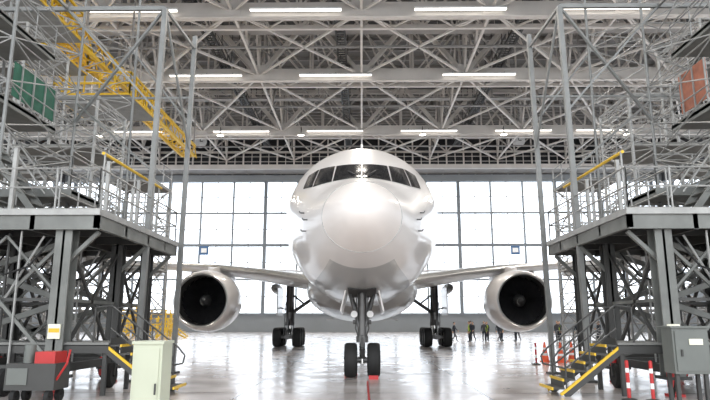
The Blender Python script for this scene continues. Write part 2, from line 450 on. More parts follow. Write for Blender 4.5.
def patch(mb, corners, k, off=0.014, n=8, axis='y', frm=None):
    vs = []
    for j in range(n+1):
        for i in range(n+1):
            u = i/n; v = j/n
            a = (1-u)*(1-v)*corners[0][0]+u*(1-v)*corners[1][0]+u*v*corners[2][0]+(1-u)*v*corners[3][0]
            c = (1-u)*(1-v)*corners[0][1]+u*(1-v)*corners[1][1]+u*v*corners[2][1]+(1-u)*v*corners[3][1]
            if axis == 'y': loc, no, _, _ = bvh.ray_cast(Vector((a, 5, c)), Vector((0,1,0)))
            else: loc, no, _, _ = bvh.ray_cast(Vector((frm, a, c)), Vector((-math.copysign(1,frm),0,0)))
            if loc is None: loc = Vector((a, 20, c)) if axis == 'y' else Vector((frm*0.5, a, c)); no = Vector((0,-1,0))
            d = Vector((0,1,0)) if axis == 'y' else Vector((-math.copysign(1,frm),0,0))
            if no.dot(d) > 0: no = -no
            vs.append(loc+no*off)
    fs = [(j*(n+1)+i, j*(n+1)+i+1, (j+1)*(n+1)+i+1, (j+1)*(n+1)+i) for j in range(n) for i in range(n)]
    mb.add(vs, fs, k)

panes = [[(0.035,5.83),(0.84,5.83),(0.78,6.58),(0.035,6.56)],
         [(0.90,5.83),(1.48,5.84),(1.35,6.67),(0.86,6.60)],
         [(1.54,5.86),(1.88,5.98),(1.78,6.58),(1.41,6.68)]]
m = MB([])
for s in (-1, 1):
    for p in panes:
        q = [(s*a, b_) for a, b_ in p]
        cx = sum(a for a,_ in q)/4; cz = sum(b_ for _,b_ in q)/4
        big = [(cx+(a-cx)*1.05, cz+(b_-cz)*1.06) for a, b_ in q]
        patch(m, big, 'seal', 0.010); patch(m, q, 'glassdark', 0.022)
m.build('cockpit_windows', AC, recalc=False)
m = MB([])
t, b_, w = sec(1.31); zc=(t+b_)/2; hz=(t-b_)/2
ring = [(1.003*w*math.sin(2*math.pi*i/64), N0+1.31, zc+1.003*hz*math.cos(2*math.pi*i/64)) for i in range(64)]
for i in range(64): m.tube(ring[i], ring[(i+1)%64], 0.009, 'belly', 5)
def on(x, z):
    loc, no, _, _ = bvh.ray_cast(Vector((x,5,z)), Vector((0,1,0))); return loc, no
for s in (-1, 1):
    for (x, z) in ((1.55,4.6),(1.6,4.3),(1.7,4.9)):
        l, no = on(s*x, z)
        if l: m.tube(l, l+Vector((s*0.12,0,0)), 0.02, 'gear'); m.tube(l+Vector((s*0.12,0,0)), l+Vector((s*0.12,-0.25,0)), 0.018, 'gear')
    a, _ = on(s*0.05,5.82); c, _ = on(s*0.42,6.2)
    m.tube(a+Vector((0,-0.05,0.02)), c+Vector((0,-0.06,0.03)), 0.014, 'seal')
m.tube((0,N0+9.5,8.45),(0,N0+9.6,8.85),0.05,'paint'); 
m.build('nose_fittings', AC)
m = MB([])
for s in (-1, 1):
    y = N0+9.5
    while y < N0+50:
        patch(m, [(y,6.05),(y+0.27,6.05),(y+0.27,6.43),(y,6.43)], 'glassdark', 0.012, 2, 'x', s*8)
        y += 0.53
    for dy in (6.4, 19.5, 34, 48):
        y = N0+dy; zb = 4.95; zt = 6.85; w = 1.07
        for (a0,a1,b0,b1) in ((y,y+w,zb,zb+0.03),(y,y+w,zt,zt+0.03),(y,y+0.03,zb,zt),(y+w,y+w+0.03,zb,zt)):
            patch(m, [(a0,b0),(a1,b0),(a1,b1),(a0,b1)], 'belly', 0.008, 6, 'x', s*8)
m.build('cabin_windows_and_doors', AC, recalc=False)

rings = []
for i in range(25):
    u = i/24; s_ = 18.5+u*21
    k = math.sin(math.pi*u)**0.45 if 0 < u < 1 else 0.02
    rings.append([( (2.2+1.45*k)*math.cos(a), N0+s_, 3.7+ (1.0+0.95*k)*math.sin(a)*(1.0 if math.sin(a) < 0 else 0.8)) for a in [2*math.pi*j/48 for j in range(48)]])
m = MB([]); m.loft(rings, 'belly'); m.build('wing_body_fairing', AC)

def airfoil(n=18):
    pts = []
    for i in range(n+1):
        x = 0.5*(1-math.cos(math.pi*i/n)); pts.append((x, 0.5*(1.4845*x**.5-0.63*x-1.758*x*x+1.4215*x**3-0.5075*x**4)*2))
    up = [(x, t*0.55) for x, t in pts]; lo = [(x, -t*0.45) for x, t in pts[1:-1]]
    return up + lo[::-1]
AF = airfoil()
def wing(secs, s, mk='paint', vertical=False, name='wing', slat=True):
    ringz = []
    for (X, LE, C, Z, T) in secs:
        ring = []
        for (x, t) in AF:
            yy = N0+LE+x*C; off = t*T
            if vertical: ring.append((off, yy, Z))
            else: ring.append((s*X, yy, Z+off))
        ringz.append(ring)
    n = len(AF)
    m = MB([]); m.loft(ringz, mk, kf=lambda j, i: ('bare' if slat and (i < 3 or i >= n-2) else mk))
    return m.build(name, AC)
wsec = [(1.5,20.6,13.9,3.9,2.1),(3.2,21.8,12.6,4.2,1.9),(6.4,24.1,10.8,4.8,1.6),(9.6,26.3,9.0,5.3,1.35),(15,30.2,7.0,5.95,1.05),(20,33.8,5.2,6.5,0.75),(26,38.1,3.5,7.1,0.45),(30.4,41.3,1.9,7.5,0.25)]
hs = [(1.0,54.5,6.0,7.3,0.6),(6,58,4.0,7.7,0.4),(10.7,61.3,2.2,8.1,0.2)]
for s in (-1, 1):
    wing(wsec, s, 'wingp', name='wing_left' if s < 0 else 'wing_right')
    wing(hs, s, 'paint', name='tailplane_left' if s < 0 else 'tailplane_right', slat=False)
    m = MB([])
    for X, ys_, z, L in ((6.5,33,4.2,3.2),(12.6,33.5,5.2,3.0),(17,35.6,5.8,2.6),(22,38.5,6.3,2.2)):
        m.ell((s*X, N0+ys_, z), (0.28, L, 0.4), 'wingp', 12, 8)
    m.build('flap_track_fairings', AC)
wing([(0,50.5,9.5,8.3,1.0),(0,56.3,5.2,14.5,0.6),(0,60.5,3.0,18.4,0.35)], 1, 'paint', True, 'tail_fin', False)

for s in (-1, 1):
    ex, ez, ey = s*9.76, 3.05, N0+22.8
    m = MB([])
    prof = [(1.50,1.5,'duct'),(1.49,0.9,'duct'),(1.47,0.45,'duct'),(1.49,0.2,'bare'),(1.54,0.05,'bare'),(1.60,0.0,'bare'),(1.66,0.05,'paint'),(1.73,0.2,'paint'),(1.79,0.45,'paint'),(1.87,1.0,'paint'),(1.92,1.8,'paint'),(1.90,2.8,'paint'),(1.76,3.9,'paint'),(1.52,4.9,'paint'),(1.45,4.9,'duct'),(1.42,3.5,'duct')]
    m.rev(prof, (ex,ey,ez), (0,1,0), 'paint', 64)
    m.rev([(1.43,3.4),(0.001,3.4)], (ex,ey,ez), (0,1,0), 'duct', 32)
    m.rev([(0.95,3.4),(0.9,5.0),(0.62,6.3),(0.5,6.3),(0.001,7.2)], (ex,ey,ez), (0,1,0), 'bare', 32)
    m.build('engine_nacelle', AC)
    m = MB([])
    for i in range(22):
        a = 2*math.pi*i/22
        vs = []
        nr = 7
        for j in range(nr):
            r = 0.38+(1.48-0.38)*j/(nr-1); tw = R(25+38*j/(nr-1)); ch = 0.36+0.22*math.sin(math.pi*j/(nr-1)*0.8)
            sw = 0.10*math.sin(j/(nr-1)*math.pi)
            for e in (-1, 1):
                ta = e*ch/2*math.sin(tw)*-s; ya = e*ch/2*math.cos(tw)
                aa = a+(ta+sw)/r
                vs.append((ex+r*math.cos(aa), ey+1.35+ya, ez+r*math.sin(aa)))
        m.add(vs, [(2*j,2*j+1,2*j+3,2*j+2) for j in range(nr-1)], 'fan')
    m.rev([(1.48,1.75),(0.3,1.75)], (ex,ey,ez), (0,1,0), 'seal', 32)
    m.rev([(0.002,0.62),(0.1,0.68),(0.2,0.82),(0.3,1.02),(0.38,1.25),(0.4,1.7)], (ex,ey,ez), (0,1,0), 'duct', 24)
    pts = []
    for i in range(12):
        a = i*0.4; r = 0.06+0.02*i; pts.append(Vector((ex+r*math.cos(a), ey+0.62+ (r/0.4)**1.4*0.6-0.01, ez+r*math.sin(a))))
    m.path(pts, 0.014, 'gearwhite', 5)
    m.build('engine_fan', AC)
    m = MB([])
    rg = []
    for (yy, zb, zt, w) in ((24.5,4.75,4.98,0.08),(25.5,4.6,5.25,0.28),(27,4.5,5.4,0.34),(29,4.4,5.3,0.34),(31.5,4.5,5.1,0.25),(33,4.75,4.85,0.05)):
        rg.append([(ex-w,N0+yy,zb),(ex+w,N0+yy,zb),(ex+w,N0+yy,zt),(ex-w,N0+yy,zt)])
    m.loft(rg, 'paint'); m.build('engine_pylon', AC)

def wheel(m, x, y, z, r, w, s=1):
    pr = [(0.12*r,-0.1*w,'gearwhite'),(0.28*r,-0.38*w,'gearwhite'),(0.5*r,-0.30*w,'gearwhite'),(0.55*r,-0.42*w,'rubber'),(0.72*r,-0.5*w,'rubber'),(0.9*r,-0.48*w,'rubber'),(0.985*r,-0.34*w,'rubber'),(1.0*r,-0.12*w,'rubber'),
          (1.0*r,0.12*w,'rubber'),(0.985*r,0.34*w,'rubber'),(0.9*r,0.48*w,'rubber'),(0.72*r,0.5*w,'rubber'),(0.55*r,0.42*w,'gearwhite'),(0.5*r,0.30*w,'gearwhite'),(0.28*r,0.38*w,'gearwhite'),(0.12*r,0.1*w,'gearwhite')]
    m.rev(pr, (x,y,z), (1,0,0), 'rubber', 32)
    m.rev([(0.001,0.08*w),(0.14*r,0.08*w)],(x,y,z),(1,0,0),'gear',16); m.rev([(0.001,-0.08*w),(0.14*r,-0.08*w)],(x,y,z),(1,0,0),'gear',16)
ny = N0+6.0
m = MB([])
for s in (-1, 1): wheel(m, s*0.37, ny, 0.545, 0.545, 0.42)
m.tube((-0.45,ny,0.545),(0.45,ny,0.545),0.09,'gear',12)
m.tube((0,ny,0.45),(0,ny-0.02,1.25),0.09,'chrome',16)
m.tube((0,ny-0.02,1.15),(0,ny-0.08,2.9),0.15,'gear',16)
m.tube((0,ny-0.02,1.1),(0,ny-0.02,1.3),0.2,'gear',16)
m.tube((-0.3,ny-0.06,1.75),(0.3,ny-0.06,1.75),0.07,'gear',10)
m.tube((0,ny-0.12,0.62),(0,ny-0.42,0.95),0.055,'gear',8); m.tube((0,ny-0.42,0.95),(0,ny-0.14,1.3),0.055,'gear',8)
for s in (-1, 1):
    m.tube((s*0.12,ny-0.1,1.6),(s*0.4,ny-0.05,2.65),0.05,'gear',8)
    m.tube((s*0.08,ny,1.9),(s*0.4,ny+1.6,2.75),0.05,'gear',8)
    m.rev([(0.02,0.12),(0.10,0.08),(0.115,0.0),(0.115,-0.02)],(s*0.26,ny-0.2,2.0),(0,1,0),'gear',14)
    m.rev([(0.001,-0.01),(0.11,-0.01)],(s*0.26,ny-0.2,2.0),(0,1,0),'white',14)
    m.path([(s*0.1,ny-0.15,1.2),(s*0.22,ny-0.2,1.55),(s*0.16,ny-0.15,2.0),(s*0.2,ny-0.1,2.6)],0.018,'seal',6)
m.build('nose_landing_gear', AC)
m = MB([])
for s in (-1, 1):
    vs = []
    for e in (0, 0.04):
        for (yy, zz, dx) in ((-1.2,2.72,0),( 0.9,2.62,0),(0.75,2.0,0.16),(-1.0,2.08,0.16)):
            vs.append((s*(0.50+dx+e), ny+yy, zz))
    m.add(vs, [(0,1,2,3),(7,6,5,4),(0,4,5,1),(1,5,6,2),(2,6,7,3),(3,7,4,0)], 'paint')
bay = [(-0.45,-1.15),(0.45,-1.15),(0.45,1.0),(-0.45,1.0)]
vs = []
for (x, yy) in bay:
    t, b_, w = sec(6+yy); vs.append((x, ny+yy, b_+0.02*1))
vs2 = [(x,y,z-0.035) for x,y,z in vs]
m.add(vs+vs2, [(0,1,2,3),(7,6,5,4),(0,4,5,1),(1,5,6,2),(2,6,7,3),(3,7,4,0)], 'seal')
m.build('nose_gear_doors', AC, smooth=False)
my = N0+31.9
for s in (-1, 1):
    m = MB([]); gx = s*5.4
    for dy in (-1.46, 0, 1.46):
        for dx in (-0.7, 0.7): wheel(m, gx+dx, my+dy, 0.68, 0.68, 0.58)
        m.tube((gx-0.8,my+dy,0.68),(gx+0.8,my+dy,0.68),0.12,'gear',12)
    m.tube((gx,my-1.6,0.68),(gx,my+1.6,0.68),0.17,'gear',12)
    m.tube((gx,my,0.7),(gx,my,1.7),0.17,'chrome',16)
    m.tube((gx,my,1.6),(gx,my,4.5),0.3,'gear',16)
    m.tube((gx,my,1.5),(gx,my,1.75),0.36,'gear',16)
    m.tube((gx,my-0.2,1.0),(gx,my-0.75,1.35),0.08,'gear'); m.tube((gx,my-0.75,1.35),(gx,my-0.25,1.9),0.08,'gear')
    m.tube((gx,my,2.3),(s*3.2,my-0.3,3.8),0.13,'gear',10); m.tube((gx,my,2.4),(gx-s*0.4,my-2.6,4.2),0.12,'gear',10)
    m.tube((s*4.3,my-0.15,3.05),(gx,my,3.9),0.07,'gear',8)
    m.path([(gx-0.3,my-0.2,1.0),(gx-0.35,my-0.3,1.8),(gx-0.3,my-0.2,3.2)],0.03,'seal',6)
    m.path([(gx+0.3,my-0.2,1.0),(gx+0.35,my-0.3,1.8),(gx+0.3,my-0.2,3.2)],0.03,'seal',6)
    m.build('main_landing_gear', AC)
    m = MB([])
    xo = gx+s*0.75
    m.beam((xo,my-1.6,3.2),(xo,my+1.6,3.2),0.07,2.0,'belly'); m.tube((gx,my,2.6),(xo,my,2.8),0.05,'gear')
    m.beam((s*1.2,my,2.15),(s*2.6,my,1.9),0.08*30,0.06,'belly')
    m.build('main_gear_doors', AC, smooth=False)

for (xa, xb, y) in ((0.2,0.5,ny-0.64),(-0.6,-0.16,ny+0.66)):
    m = MB([])
    vs = []
    for x in (xa, xb): vs += [(x,y-0.08,0),(x,y+0.08,0),(x,y+0.03,0.11),(x,y-0.03,0.11)]
    m.add(vs, [(0,1,2,3),(7,6,5,4),(0,4,5,1),(1,5,6,2),(2,6,7,3),(3,7,4,0)], 'red'); 
    m.build('wheel_chock', smooth=False)

# ------------------------------------------------------------ maintenance docks
def hcol(m, x, y, z0, z1, w, k):
    m.box(x-w/2,x+w/2,y-w/2,y-w/2+0.05,z0,z1,k); m.box(x-w/2,x+w/2,y+w/2-0.05,y+w/2,z0,z1,k); m.box(x-0.03,x+0.03,y-w/2,y+w/2,z0,z1,k)
def rail(m, p, q, k='dlight', h=1.1, step=1.1, r=0.025):
    p = Vector(p); q = Vector(q); L = (q-p).length; n = max(1, round(L/step))
    for z in (h, h*0.55): m.tube(p+Vector((0,0,z)), q+Vector((0,0,z)), r, k, 6)
    for i in range(n+1):
        e = p.lerp(q, i/n); m.tube(e, e+Vector((0,0,h)), r, k, 6)
def lattice(m, p, q, z0, z1, dz, r, k, x=True):
    z = z0
    p = Vector(p); q = Vector(q)
    while z < z1-0.1:
        z2 = min(z+dz, z1)
        a = Vector((p.x,p.y,z)); b_ = Vector((q.x,q.y,z2)); c = Vector((q.x,q.y,z)); d = Vector((p.x,p.y,z2))
        m.tube(a, b_, r, k, 6)
        if x: m.tube(c, d, r, k, 6)
        m.tube(d, b_, r, k, 6)
        z = z2
def dock(s):
    D = empty('maintenance_dock')
    m = MB([])
    XI, XO, YN, YF = 6.6, 14.5, 15.0, 21.6
    m.box(s*XI, s*XO, YN, YF, 4.40, 4.5, 'deck')
    m.box(s*XI, s*XO, YN, YN+0.12, 4.02, 4.42, 'dgrey'); m.box(s*XI, s*(XI+0.12), YN, YF, 4.05, 4.42, 'dgrey'); m.box(s*XI, s*XO, YF-0.12, YF, 4.05, 4.42, 'dgrey')
    m.box(s*(XI-0.05), s*XO, YN-0.06, YN, 4.38, 4.54, 'dlight')
    m.box(s*(XI-0.05), s*XI, YN, YF, 4.38, 4.54, 'dlight')
    for x in (8.2,9.8,11.4,13): m.box(s*x, s*(x+0.12), YN, YF, 4.0, 4.4, 'ddark')
    for y in (16.8,18.6,20.2): m.box(s*XI, s*XO, y, y+0.12, 4.1, 4.4, 'ddark')
    m.build('main_deck', D, smooth=False)
    m = MB([])
    for x in (7.5, 10.6, 13.8):
        for y in (15.35, 18.7, 21.2):
            hcol(m, s*x, y, 0.45, 4.05, 0.34 if y > 16 else 0.42, 'dgrey' if y < 16 else 'ddark')
            m.box(s*x-0.3, s*x+0.3, y-0.3, y+0.3, 0.4, 0.47, 'ddark')
            m.tube((s*x,y,0.05),(s*x,y,0.4),0.09,'red',12); m.box(s*x-0.17,s*x+0.17,y-0.17,y+0.17,0,0.06,'red')
            m.tube((s*x-0.16,y-0.2,0.22),(s*x-0.16,y-0.2,0.75),0.09,'red',10); m.tube((s*x-0.16,y-0.2,0.75),(s*x-0.16,y-0.2,0.95),0.04,'chrome',8)
    for y in (15.35, 18.7, 21.2):
        for a, c in ((7.5,10.6),(10.6,13.8)):
            m.beam((s*a,y-0.1,0.7),(s*c,y-0.1,3.9),0.07,0.08,'dgrey'); m.beam((s*c,y+0.1,0.7),(s*a,y+0.1,3.9),0.07,0.08,'dgrey')
            m.beam((s*a,y,0.62),(s*c,y,0.62),0.16,0.2,'ddark'); m.beam((s*a,y,2.3),(s*c,y,2.3),0.07,0.08,'ddark')
            m.beam((s*a,y,2.3),(s*(a+c)/2,y,3.9),0.05,0.06,'dgrey'); m.beam((s*c,y,2.3),(s*(a+c)/2,y,3.9),0.05,0.06,'dgrey')
            m.tube((s*(a+0.6),y,3.9),(s*(c-0.8),y,0.7),0.03,'dlight',6)
            m.tube((s*(a+1.1),y-0.15,0.6),(s*(a+1.1),y-0.15,4.0),0.03,'dlight',6)
            m.tube((s*(a+1.6),y+0.2,0.7),(s*(a+1.6),y+0.2,4.0),0.04,'ddark',6)
            m.path([(s*(a+.3),y-.2,3.8),(s*(a+.8),y-.25,3.1),(s*(a+1.4),y-.25,2.9),(s*(a+2.1),y-.25,3.2),(s*(a+2.6),y-.2,3.9)],0.025,'rubber',6)
    for x in (7.5, 10.6, 13.8):
        for a, c in ((15.35,18.7),(18.7,21.2)):
            m.beam((s*x,a,0.7),(s*x,c,3.9),0.07,0.08,'ddark'); m.beam((s*x,c,0.7),(s*x,a,3.9),0.07,0.08,'ddark'); m.beam((s*x,a,0.62),(s*x,c,0.62),0.16,0.2,'ddark'); m.beam((s*x,a,2.3),(s*x,c,2.3),0.07,0.08,'dgrey')
    for y in (15.35,18.7,21.2): m.beam((s*7.5,y,3.2),(s*6.7,y,4.0),0.1,0.1,'dgrey')
    for y in (16.6, 19.8):
        m.beam((s*8.0,y,0.7),(s*12.8,y,2.3),0.1,0.15,'dgrey'); m.beam((s*12.8,y,0.7),(s*8.0,y,2.3),0.1,0.15,'dgrey')
        m.beam((s*8.0,y,2.3),(s*12.8,y,3.95),0.1,0.15,'dgrey'); m.beam((s*12.8,y,2.3),(s*8.0,y,3.95),0.1,0.15,'dgrey')
    for x, y in ((8.6,15.1),(9.3,15.2),(12.2,15.2),(8.2,20),(6.9,17.2),(6.9,19.6)):
        m.rev([(0.05,-0.1),(0.25,-0.12),(0.33,-0.06),(0.33,0.06),(0.25,0.12),(0.05,0.1)],(s*x,y,0.33),(1,0,0),'rubber',20); m.beam((s*x,y,0.33),(s*x,y,0.66),0.28,0.05,'ddark')
    m.build('support_frame', D)
    m = MB([])
    ox = 0.3; yS = 15.3
    m.box(s*(5.9+ox), s*9.5, yS-0.05, yS+1.65, 1.18, 1.26, 'deck'); m.box(s*(5.9+ox), s*9.5, yS-0.05, yS, 1.0, 1.2, 'ddark')
    for x in (6.0+ox, 9.4):
        for y in (yS+0.05, yS+1.55): m.box(s*x-0.05, s*x+0.05, y-0.05, y+0.05, 0, 1.2, 'ddark')
    for i in range(6):
        x = 5.9+ox-0.27*i-0.14; z = 1.2-0.2*i
        if z <= 0.1: continue
        m.box(s*(x-0.15), s*(x+0.15), yS, yS+1.0, z-0.04, z, 'ddark'); m.box(s*(x-0.17), s*(x-0.13), yS-0.02, yS+1.02, z-0.05, z+0.012, 'yellow')
        m.box(s*(x+0.12), s*(x+0.14), yS, yS+1.0, z, z+0.16, 'ddark')
    for y in (yS-0.02, yS+1.02): m.beam((s*(6.0+ox),y,1.2),(s*(4.45+ox),y,0.04),0.05,0.06,'yellow'); m.beam((s*(6.0+ox),y,1.1),(s*(4.55+ox),y,0.0),0.04,0.14,'ddark')
    for y in (yS-0.02, yS+1.02):
        m.path([(s*(6.3+ox),y,1.2),(s*(6.3+ox),y,2.1),(s*(5.9+ox),y,2.15),(s*(4.5+ox),y,1.1),(s*(4.32+ox),y,0.9),(s*(4.36+ox),y,0.7),(s*(4.6+ox),y,0.65),(s*(5.9+ox),y,1.6)],0.022,'ddark',8)
        m.tube((s*(4.6+ox),y,0.12),(s*(4.6+ox),y,1.15),0.022,'ddark',8); m.tube((s*(5.2+ox),y,0.55),(s*(5.2+ox),y,1.6),0.022,'ddark',8)
    m.box(s*7.5-0.15, s*7.5+0.15, 15.09, 15.13, 1.35, 1.7, 'label'); m.box(s*7.5-0.13, s*7.5+0.13, 15.08, 15.09, 1.5, 1.6, 'yellow')
    m.build('access_stair', D)
    m = MB([])
    rail(m, (s*6.65,15.05,4.5),(s*6.65,21.5,4.5)); rail(m, (s*6.65,15.05,4.5),(s*14.4,15.05,4.5)); rail(m, (s*6.65,21.5,4.5),(s*14.4,21.5,4.5))
    rail(m, (s*8.4,16.5,4.5),(s*8.4,21,4.5), 'dlight', 1.4); rail(m, (s*10.4,15.8,4.5),(s*10.4,21,4.5), 'dlight', 1.2)
    m.tube((s*7.05,16,6.27),(s*6.96,20.6,6.3),0.045,'yellow')
    for y in (16.05, 18.3, 20.55): m.tube((s*7.02,y,4.5),(s*7.02,y,6.28),0.028,'dlight')
    for x, y in ((7.3,17),(7.3,19.4),(9.2,15.6)): m.box(s*x-0.05,s*x+0.05,y-0.05,y+0.05,4.5,6.3,'dlight')
    m.build('deck_railing', D)
    m = MB([])
    H = 12.1
    for x, y in ((6.6,18.8),(6.45,21.9)):
        m.beam((s*(x+0.15),y,0.05),(s*x,y,H if y < 20 else 12.6),0.15,0.17,'dmast'); m.box(s*(x+0.15)-0.2,s*(x+0.15)+0.2,y-0.2,y+0.2,0,0.06,'ddark')
    post = [(9.9,16.0),(9.9,20.0),(12.6,16.0),(12.6,20.0),(14.4,18.0),(8.3,20.9)]
    for x, y in post: m.tube((s*x,y,4.5),(s*x,y,H+1.5),0.05,'dmast',8)
    z = H
    m.beam((s*6.6,18.8,z),(s*15,18.8,z),0.11,0.14,'dmast'); m.beam((s*6.6,18.8,z),(s*6.45,21.9,z),0.08,0.1,'dmast')
    m.beam((s*9.9,15.9,z),(s*9.9,22,z),0.08,0.1,'dmast'); m.beam((s*6.45,21.9,z-2),(s*12,21.9,z-2),0.07,0.08,'dmast')
    m.beam((s*6.6,18.8,H),(s*9.9,20.0,8.5),0.08,0.08,'dmast'); m.beam((s*6.6,18.8,8.4),(s*9.9,18.8,H),0.06,0.06,'dmast')
    m.beam((s*6.45,21.9,8.0),(s*6.6,18.8,H),0.07,0.07,'dmast'); m.beam((s*6.45,21.9,9.0),(s*9,21.9,12.2),0.06,0.06,'dmast')
    m.beam((s*6.6,18.8,6.4),(s*9.9,20,9.2),0.06,0.06,'dmast')
    lattice(m,(s*9.9,16,0),(s*9.9,20,0),4.5,H,1.3,0.022,'dlight')
    lattice(m,(s*9.9,16,0),(s*12.6,16,0),4.5,H,1.3,0.022,'dlight')
    lattice(m,(s*9.9,20,0),(s*12.6,20,0),4.5,H,1.3,0.022,'dlight')
    lattice(m,(s*8.3,20.9,0),(s*9.9,20,0),4.5,H,1.0,0.018,'dlight')
    lattice(m,(s*12.6,16,0),(s*14.4,18,0),4.5,H,1.5,0.025,'dlight')
    m.build('mast_frame', D)
    m = MB([])
    for (z, xa, xb, ya, yb_) in ((8.3,10.6,15,16.2,20.1),(5.75,9.0,15,18.4,20.6),(10.9,10.8,15,16.2,20)):
        m.box(s*xa, s*xb, ya, yb_, z-0.1, z, 'deck'); m.box(s*xa, s*xb, ya-0.05, ya, z-0.2, z+0.05, 'dgrey'); m.box(s*xa, s*(xa+0.05), ya, yb_, z-0.2, z+0.05, 'dgrey')
        rail(m, (s*(xa+0.05),ya,z),(s*(xa+0.05),yb_,z)); rail(m, (s*(xa+0.05),ya,z),(s*xb,ya,z))
    for y in (17.2, 18.0):
        m.beam((s*9.2,y,4.5),(s*12.2,y,8.3),0.05,0.18,'dgrey'); m.tube((s*9.2,y,5.4),(s*12.2,y,9.2),0.025,'dlight',6)
    for i in range(14):
        t = (i+0.5)/14; x = 9.2+3*t; z = 4.5+3.8*t; m.box(s*(x-0.12), s*(x+0.12), 17.2, 18.0, z-0.03, z, 'deck')
    m.build('upper_decks', D)
    m = MB([])
    if s < 0: m.box(s*10.62, s*10.64, 17.4, 20.0, 8.5, 9.6, 'green')
    else: m.box(s*10.62, s*10.64, 17.8, 19.4, 8.5, 9.8, 'onet')
    for i in range(6): m.box(s*10.58, s*10.62, 16.4+i*0.7, 16.45+i*0.7, 8.3, 9.8, 'dlight')
    m.build('safety_net', D, smooth=False)
    return D
dock(-1); dock(1)

def tower(s, x0, x1, y0, y1, H):
    m = MB([])
    for x in (x0, x1):
        for y in (y0, y1):
            m.tube((s*x,y,0),(s*x,y,H),0.07,'dlight',8)
    for z in [2.2*i for i in range(1, int(H/2.2)+1)]:
        for y in (y0, y1): m.tube((s*x0,y,z),(s*x1,y,z),0.045,'dlight',6)
        for x in (x0, x1): m.tube((s*x,y0,z),(s*x,y1,z),0.045,'dlight',6)
    lattice(m,(s*x0,y0,0),(s*x1,y0,0),0.2,H,1.5,0.03,'dlight'); lattice(m,(s*x0,y0,0),(s*x0,y1,0),0.2,H,1.5,0.03,'dlight'); lattice(m,(s*x0,y1,0),(s*x1,y1,0),0.2,H,2.2,0.035,'dlight')
    for z in (4.4, 8.8, 13.2):
        if z < H: m.box(s*x0, s*x1, y0, y1, z, z+0.12, 'deck'); rail(m,(s*x0,y0,z+.1),(s*x1,y0,z+.1),'dlight',1.1,1.3,0.03); rail(m,(s*x0,y0,z+.1),(s*x0,y1,z+.1),'dlight',1.1,1.3,0.03)
    m.build('scaffold_tower')
for s in (-1, 1):
    tower(s, 11, 14.5, 24, 27, 11); tower(s, 15.5, 19.5, 26, 30, 15.4); tower(s, 21, 26, 30, 34, 20); tower(s, 10.6, 13, 30.2, 33, 8.9)

m = MB([])
m.box(-3.26,-2.84,8.9,9.35,0.06,1.44,'cream'); m.box(-3.28,-2.82,8.88,9.37,1.44,1.48,'cream'); m.box(-3.24,-2.86,8.92,9.33,0,0.06,'ddark')
m.box(-3.22,-2.88,8.885,8.9,0.12,1.38,'cream'); m.box(-2.92,-2.90,8.86,8.885,0.75,0.9,'ddark')
m.build('equipment_cabinet', smooth=False)
m = MB([])
m.box(6.95,7.75,14.1,14.6,0.62,1.62,'cabgrey'); m.box(6.9,7.8,14.05,14.65,1.62,1.66,'cabgrey')
m.box(7.0,7.7,14.07,14.1,0.68,1.56,'cabgrey'); m.box(7.1,7.14,14.04,14.07,1.0,1.15,'ddark')
m.box(7.3,7.6,14.05,14.07,1.25,1.38,'label')
for a in (6.98,7.62):
    for y in (14.15,14.5): m.box(a,a+0.08,y,y+0.08,0,0.62,'ddark')
m.path([(7.1,14.35,0.62),(7.1,14.5,0.3),(7.2,14.8,0.1),(7.3,15.0,0.04)],0.03,'rubber',6)
m.build('electrical_cabinet', smooth=False)
m = MB([]); q = 2.15
m.box(-10.0+q,-8.9+q,13.8,14.5,0.28,0.85,'ddark'); m.box(-9.95+q,-9.5+q,13.78,13.8,0.4,0.75,'cabgrey'); m.box(-9.4+q,-8.95+q,13.85,14.4,0.85,1.1,'red')
for x in (-9.8+q,-9.05+q):
    for y in (13.9,14.4): m.rev([(0.02,-0.04),(0.14,-0.05),(0.14,0.05),(0.02,0.04)],(x,y,0.14),(1,0,0),'rubber',14); m.box(x-0.02,x+0.02,y-0.02,y+0.02,0.14,0.3,'ddark')
m.path([(-8.9+q,13.9,0.5),(-8.65+q,13.8,0.85),(-8.6+q,13.8,1.15)],0.025,'red',8)
m.tube((-9.65+q,14.1,0.85),(-9.65+q,14.1,1.25),0.12,'cabgrey',12)
m.build('hydraulic_power_cart')
for x, y in ((6.05,14.5),(6.5,14.3),(7.3,26.5)):
    m = MB([])
    m.rev([(0.001,0.0,'ddark'),(0.17,0.0,'ddark'),(0.17,0.04,'ddark'),(0.04,0.07,'red'),(0.04,0.28,'white'),(0.04,0.40,'red'),(0.04,0.62,'white'),(0.04,0.72,'red'),(0.04,0.88,'red'),(0.001,0.9,'red')],(x,y,0),(0,0,1),'red',14)
    m.build('barrier_post')

for x, y in ((8.2,28.3),(8.75,27.8),(9.5,28.6)):
    m = MB([])
    m.box(x-0.2,x+0.2,y-0.2,y+0.2,0,0.04,'orange')
    m.rev([(0.17,0.04,'orange'),(0.14,0.28,'white'),(0.115,0.38,'orange'),(0.09,0.54,'white'),(0.075,0.62,'orange'),(0.03,0.86,'orange'),(0.001,0.87)],(x,y,0),(0,0,1),'orange',20)
    m.build('traffic_cone')

